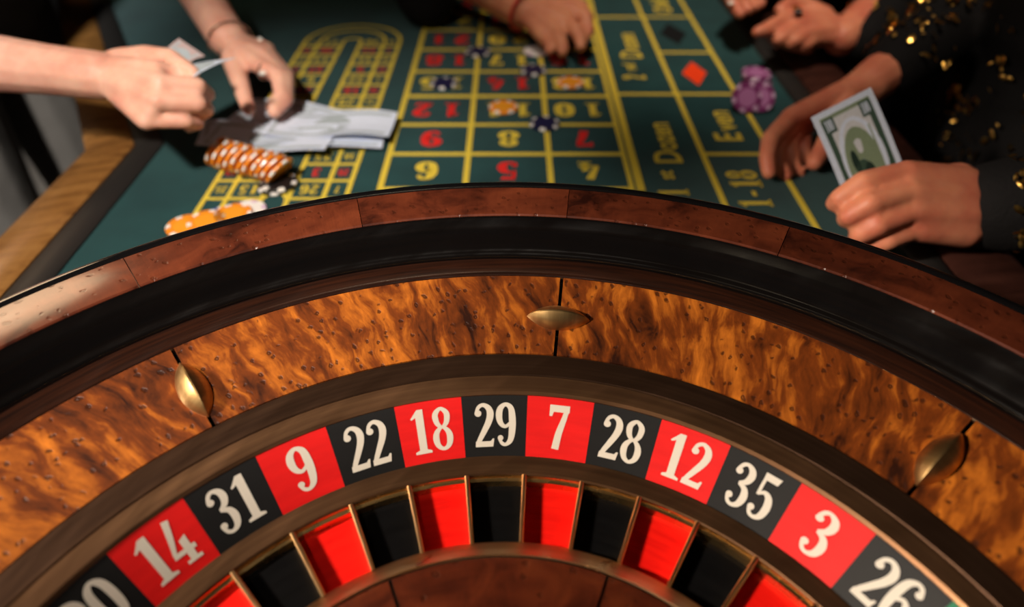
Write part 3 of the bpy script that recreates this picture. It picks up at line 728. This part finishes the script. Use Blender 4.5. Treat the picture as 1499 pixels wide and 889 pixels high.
def garment(per,m,sh1,sh2,chest,hips,sleeves,skirt=True,name='garment',foot=None):
    b=MB(); b.capsule(sh1,.062,sh2,.062); b.capsule(chest,.145,(sh1+sh2)/2,.085); ax=(sh2-sh1).normalized()
    b.capsule(chest-ax*.06,.12,chest+ax*.06,.12); b.capsule(hips-ax*.06,.135,hips+ax*.06,.135); b.capsule(chest,.13,hips,.13)
    ft=foot or V(hips.x,hips.y,0)
    for s_ in (-1,1):
        k=hips+ax*.09*s_; fz=V(ft.x,ft.y,FZ+.06)+ax*.11*s_
        b.capsule(k,.11,k.lerp(fz,.5),.075); b.capsule(k.lerp(fz,.5),.075,fz,.055)
    for s in sleeves: chain(b,s)
    return remeshed(name,b,m,per,.007,6)
SK=.0026
# ---- person at the left: bare arms, dark dress
per=thing('person','person in a dark sleeveless outfit at the left, bare arms over the banknotes','person',(-.95,1.15,FZ)); per.location=(0,0,0)
sh1,sh2=V(-.76,.90,.40),V(-.68,1.22,.42); chest,hips,hd=V(-.86,1.10,.22),V(-.99,1.17,.06),V(-.58,1.03,.62)
b=MB(); torso_body(b,sh1,sh2,chest,hips,hd); face(b,hd,(1,-.2,-.3))
el=V(-.70,.70,.125); wr=P(146,111,.70)
chain(b,[(sh1,.046),(el,.036)]); chain(b,[(el,.036),(el.lerp(wr,.35),.034),(el.lerp(wr,.8),.0265),(wr,.0255)])
kn=[P(230,102,.678),P(236,122,.664),P(231,148,.661),P(214,176,.668)]
bs=[P(162,100,.70),P(162,108,.695),P(162,118,.693),P(162,126,.70)]
fg=[[P(268,116,.690),P(284,126,.704),P(272,134,.716)],[P(290,127,.680),P(304,138,.700),P(288,146,.716)],[P(290,152,.677),P(303,161,.697),P(288,168,.714)],[P(272,177,.681),P(289,181,.697),P(276,186,.712)]]
hand(b,[(wr,.0255),(wr.lerp(el,.1),.0255)],kn,bs,fg,[(P(172,92,.708),.015),(P(214,82,.704),.0115),(P(250,84,.694),.0092),(P(282,106,.684),.0076)],.0116)
el2=V(-.525,1.10,.14); wr2=P(333,55,.885)
chain(b,[(sh2,.046),(el2,.034)]); chain(b,[(el2,.034),(el2.lerp(wr2,.4),.031),(el2.lerp(wr2,.85),.027),(wr2,.0265)])
kn=[P(374,92,.850),P(385,84,.858),P(391,80,.872),P(390,74,.888)]
bs=[P(344,72,.872),P(348,70,.875),P(352,68,.882),P(354,66,.89)]
fg=[[P(408,112,.832),P(412,140,.818),P(398,156,.810)],[P(418,116,.838),P(418,146,.822),P(402,164,.812)],[P(420,112,.852),P(420,144,.836),P(406,160,.826)],[P(412,102,.872),P(414,132,.858),P(404,146,.85)]]
hand(b,[(wr2,.026),(wr2.lerp(el2,.1),.0265)],kn,bs,fg,[(P(342,86,.866),.016),(P(348,110,.846),.0125),(P(356,136,.826),.0105),(P(364,160,.812),.0085)],.0132)
remeshed('body',b,M['skin1'],per,SK)
garment(per,M['cloth_grey'],sh1,sh2,chest,hips,[],foot=V(-1.0,1.2,0)); head_bits(per,hd,(1,-.2,-.3),.12)
def gem(per,p,r,name='gem'):
    b=MB(); n=8; rows=[(0,-1),(.7,-.2),(1,.2),(.6,.7),(0,.75)]
    for rr,z in rows[1:4]:
        for k in range(n): b.vert((p.x+r*rr*math.cos(2*PI*k/n),p.y+r*rr*math.sin(2*PI*k/n),p.z+r*z))
    for i in range(2):
        for k in range(n): b.face((i*n+k,i*n+(k+1)%n,(i+1)*n+(k+1)%n,(i+1)*n+k))
    b.face(range(2*n,3*n)); b.face(reversed(range(n))); return b.build(name,M['gem'],per,smooth=False)
def ringband(per,c,axis,r,tr,m,name='ring'):
    ax=Vector(axis).normalized(); a=ax.orthogonal().normalized(); d=ax.cross(a); b=MB()
    b.tube([c+r*(math.cos(2*PI*k/24)*a+math.sin(2*PI*k/24)*d) for k in range(24)],tr,8,True); return b.build(name,m,per)
ringband(per,P(388,104,.842),P(408,112,.832)-P(374,92,.850),.0108,.0012,M['silver']); gem(per,P(385,108,.824),.0048)
ringband(per,P(338,62,.883),wr2-el2,.0295,.0012,M['silver'],'bracelet'); gem(per,P(381,58,.855),.0036)
# ---- person at the far side: arm with red cord bracelet
per=thing('person','person in black at the far side, arm with a red cord bracelet reaching in','person')
wr=P(762,14,1.035); el=V(-.215,1.275,.125); sh1,sh2=V(-.40,1.40,.40),V(-.66,1.62,.42); chest,hips,hd=V(-.68,1.62,.22),V(-1.03,1.76,.06),V(-.48,1.45,.62)
b=MB(); torso_body(b,sh1,sh2,chest,hips,hd); face(b,hd,(.9,-.5,-.3))
chain(b,[(sh1,.05),(el,.040)]); chain(b,[(el,.040),(el.lerp(wr,.4),.038),(el.lerp(wr,.85),.030),(wr,.028)])
kn=[P(838,14,1.012),P(830,30,1.002),P(815,46,.998),P(796,54,1.004)]
bs=[P(782,4,1.03),P(780,12,1.025),P(778,20,1.022),P(776,28,1.024)]
fg=[[P(856,24,1.002),P(862,44,.996),P(856,56,.99)],[P(842,44,.988),P(850,60,.980),P(850,68,.976)],[P(820,58,.985),P(824,70,.978),P(823,76,.974)],[P(802,62,.994),P(806,70,.988),P(804,74,.984)]]
hand(b,[(wr,.028),(wr.lerp(el,.1),.029)],kn,bs,fg,[(P(790,8,1.03),.016),(P(820,4,1.03),.013),(P(850,8,1.02),.010),(P(862,26,1.012),.009)],.0135)
remeshed('body',b,M['skin2'],per,SK)
garment(per,M['cloth_black'],sh1,sh2,chest,hips,[[(sh1,.066),(el,.056),(el.lerp(P(632,8,1.10),.9),.050)],[(sh2,.066),(V(-.9,1.5,.15),.055)]],foot=V(-1.08,1.78,0)); head_bits(per,hd,(.9,-.5,-.3),.02)
ringband(per,P(767,16,1.03),wr-el,.0300,.0030,M['red_cord'],'bracelet')
# ---- person in black and gold at the right
per=thing('person','person in a black outfit with gold sequins at the right, holding up a banknote','person')
sh1,sh2=V(.70,.56,.38),V(.70,.95,.38); chest,hips,hd=V(.70,.75,.17),V(.725,.76,-.02),V(.57,.74,.60)
wr=P(1446,303,.632); el=V(.715,.44,.12); wr2=P(1272,122,.80); el2=V(.635,.90,.11)
b=MB(); torso_body(b,sh1,sh2,chest,hips,hd); face(b,hd,(-1,-.3,-.3))
chain(b,[(sh1,.05),(el,.038)]); chain(b,[(el,.038),(el.lerp(wr,.5),.036),(wr,.027)])
kn=[P(1326,254,.604),P(1330,282,.596),P(1334,310,.598),P(1342,336,.606)]
bs=[P(1412,266,.620),P(1414,290,.612),P(1414,316,.612),P(1412,340,.618)]
fg=[[P(1264,267,.598),P(1230,290,.606),P(1222,298,.618)],[P(1274,298,.588),P(1244,316,.598),P(1238,321,.612)],[P(1284,330,.592),P(1260,343,.602),P(1255,346,.616)],[P(1300,352,.602),P(1282,359,.610),P(1279,361,.62)]]
hand(b,[(wr,.029),(wr.lerp(el,.1),.028)],kn,bs,fg,[(P(1404,262,.645),.016),(P(1352,262,.662),.013),(P(1300,272,.660),.0105),(P(1272,280,.656),.009)],.0135)
chain(b,[(sh2,.05),(el2,.038)]); chain(b,[(el2,.038),(el2.lerp(wr2,.5),.035),(wr2,.025)])
kn=[P(1158,172,.770),P(1172,166,.782),P(1186,160,.796),P(1200,154,.81)]
bs=[P(1238,134,.790),P(1242,132,.796),P(1246,130,.803),P(1250,128,.81)]
fg=[[P(1128,204,.752),P(1123,232,.742),P(1126,252,.738)],[P(1138,210,.768),P(1140,240,.758),P(1150,256,.752)],[P(1156,206,.785),P(1160,240,.774),P(1168,256,.766)],[P(1176,196,.80),P(1178,228,.79),P(1184,244,.782)]]
hand(b,[(wr2,.025),(wr2.lerp(el2,.1),.026)],kn,bs,fg,[(P(1238,150,.784),.016),(P(1222,185,.770),.013),(P(1207,215,.760),.0115),(P(1193,238,.752),.0095)],.0135)
remeshed('body',b,M['skin3'],per,SK)
cuff=P(1432,303,.628); cuff2=P(1292,112,.808)
slv=[[(sh1,.070),(el,.064),(el.lerp(cuff,.95),.044)],[(sh2,.070),(el2,.058),(el2.lerp(cuff2,.9),.038)]]
g=garment(per,M['cloth_black'],sh1,sh2,chest,hips,slv,foot=V(.86,.78,0))
# gold sequins sewn along the sleeves and the front
def sequins(per,paths,n,seed):
    rnd=random.Random(seed); b=MB()
    for _ in range(n):
        (p0,r0),(p1,r1)=rnd.choice(paths); q=rnd.random(); c=p0.lerp(p1,q); r=r0+(r1-r0)*q+.0035
        ax=(p1-p0).normalized(); a=ax.orthogonal().normalized(); d=ax.cross(a); th=rnd.uniform(0,2*PI); nn=math.cos(th)*a+math.sin(th)*d
        if nn.dot(Vector((-.8,-.4,.45)))<-.1: nn=-nn
        p=c+nn*r
        nn=(nn+Vector((rnd.gauss(0,.35),rnd.gauss(0,.35),rnd.gauss(0,.35)))).normalized()
        t=nn.orthogonal().normalized(); s_=nn.cross(t); ph=rnd.uniform(0,6.28)
        for k_ in range(rnd.choice((1,2,3))):
            off=t*rnd.uniform(-.008,.008)+s_*rnd.uniform(-.008,.008)
            L=rnd.uniform(.0026,.0062); Wv=L*rnd.uniform(.35,.8); x_=math.cos(ph)*t+math.sin(ph)*s_; y_=nn.cross(x_)
            ids=[b.vert(p+off+x_*L*math.cos(z*PI/4)+y_*Wv*math.sin(z*PI/4)+nn*.0008) for z in range(8)]
            ctr=b.vert(p+off+nn*.0018)
            for z in range(8): b.face((ctr,ids[z],ids[(z+1)%8]))
    o=b.build('sequins',M['gold'],per,smooth=False); o['kind']='stuff'; return o
sequins(per,[(slv[0][1],slv[0][2])]*3+[(slv[0][0],slv[0][1]),(slv[1][1],slv[1][2]),((chest,.148),((sh1+sh2)/2,.09)),((hips,.14),(chest,.135)),((hips-V(0,.06,0),.14),(hips+V(0,.06,0),.14)),((chest-V(0,.07,0),.125),(chest+V(0,.07,0),.125))],900,3)
head_bits(per,hd,(-1,-.3,-.3),.14)
# ---- person at the upper right
per=thing('person','person in black with gold trim at the far right, finger pointing with a dark ring','person')
sh1,sh2=V(.74,1.22,.38),V(.70,1.56,.40); chest,hips,hd=V(.80,1.40,.20),V(.90,1.42,.03),V(.60,1.36,.62)
wr=P(1232,55,.968); el=V(.665,1.10,.105); wr2=P(1112,-60,1.07); el2=V(.56,1.33,.13)
b=MB(); torso_body(b,sh1,sh2,chest,hips,hd); face(b,hd,(-1,-.4,-.3))
chain(b,[(sh1,.05),(el,.037)]); chain(b,[(el,.037),(el.lerp(wr,.5),.035),(wr,.026)])
kn=[P(1156,24,.955),P(1168,38,.948),P(1182,48,.948),P(1196,54,.955)]
bs=[P(1208,30,.968),P(1212,38,.962),P(1216,46,.96),P(1220,54,.962)]
fg=[[P(1134,36,.946),P(1118,44,.940),P(1109,47,.938)],[P(1148,52,.938),P(1140,58,.936),P(1148,62,.945)],[P(1162,60,.938),P(1156,64,.94),P(1166,68,.95)],[P(1178,66,.945),P(1174,70,.948),P(1184,72,.956)]]
hand(b,[(wr,.026),(wr.lerp(el,.1),.027)],kn,bs,fg,[(P(1206,24,.975),.015),(P(1180,8,.975),.012),(P(1158,4,.97),.010),(P(1142,14,.962),.009)],.0135)
chain(b,[(sh2,.05),(el2,.037)]); chain(b,[(el2,.037),(el2.lerp(wr2,.5),.034),(wr2,.026)])
kn=[P(1078,-22,1.02),P(1090,-24,1.03),P(1102,-26,1.04),P(1112,-28,1.05)]
bs=[P(1098,-52,1.055),P(1104,-52,1.06),P(1110,-52,1.066),P(1116,-52,1.072)]
fg=[[P(1072,0,1.0),P(1078,12,.99),P(1084,20,.985)],[P(1084,-2,1.01),P(1090,8,1.0),P(1096,14,.995)],[P(1098,-6,1.02),P(1102,4,1.01),P(1106,10,1.005)],[P(1110,-10,1.035),P(1112,0,1.03),P(1114,6,1.025)]]
hand(b,[(wr2,.026),(wr2.lerp(el2,.1),.027)],kn,bs,fg,[(P(1088,-46,1.05),.015),(P(1070,-26,1.035),.012),(P(1062,-10,1.02),.010)],.0135)
remeshed('body',b,M['skin3'],per,SK)
slv=[[(sh1,.068),(el,.058),(el.lerp(P(1258,66,.975),.95),.040)],[(sh2,.068),(el2,.056),(el2.lerp(wr2,.8),.044)]]
garment(per,M['cloth_black'],sh1,sh2,chest,hips,slv,foot=V(.92,1.42,0)); head_bits(per,hd,(-1,-.4,-.3),.1)
sequins(per,[(slv[0][1],slv[0][2])],40,9)
gem(per,P(1070,5,.982),.0050)
ringband(per,P(1164,24,.950),P(1134,36,.946)-P(1156,24,.955),.0125,.0013,M['gold']); o=gem(per,P(1168,18,.936),.0062,'stone'); o.data.materials[0]=M['onyx']

# ------------------------------------------------------------------ lamps that give the light
M['shade']=mat('shade_metal',lin(40,36,32),.4,.6); M['bulb']=mat('bulb_glow',lin(255,230,190),.5,emit=(1,.8,.55,1),estr=6)
def pendant(pos,aim,r,label):
    t=thing('pendant_lamp',label,'lamp',pos); ax=(Vector(aim)-Vector(pos)).normalized(); t.rotation_euler=ax.to_track_quat('-Z','Y').to_euler()
    b=MB(); b.lathe([(r*1.06,.012),(r*1.10,.0),(r*1.12,.0),(r*1.09,.02),(r*.6,.16),(.03,.20),(.0,.20),(0,.19),(.03,.185),(r*.55,.15)],40,closed=True); b.build('lamp_shade',M['shade'],t)
    b=MB(); b.capsule((0,0,.13),.025,(0,0,.09),.03); b.build('bulb',M['bulb'],t)
    b=MB(); up_=t.rotation_euler.to_matrix().inverted()@Vector((0,0,1)); b.tube([Vector((0,0,.195)),Vector((0,0,.195))+up_*(2.0-pos[2]-.2)],.006,8); b.build('cord',M['shade'],t)
pendant(KEY,KEY_AIM,.10,'dark metal pendant lamp to the left of the wheel')
pendant(LEFT,LEFT_AIM,.10,'dark metal pendant lamp hanging over the near left corner of the table')
pendant(FAR,FAR_AIM,.21,'dark metal pendant lamp beyond the left player')
pendant(FILL,FILL_AIM,.12,'added out-of-view fill lamp behind the wheel, brightening the grey outfit at the left')  # housing for the added fill light, not a known lamp
pendant(RIGHT,RIGHT_AIM,.12,'dark metal pendant lamp over the right side of the layout')
b=MB(); b.box((-4,-3,2.0),(4,5,2.1)); struct(b.build('ceiling',M['wall'],smooth=False))
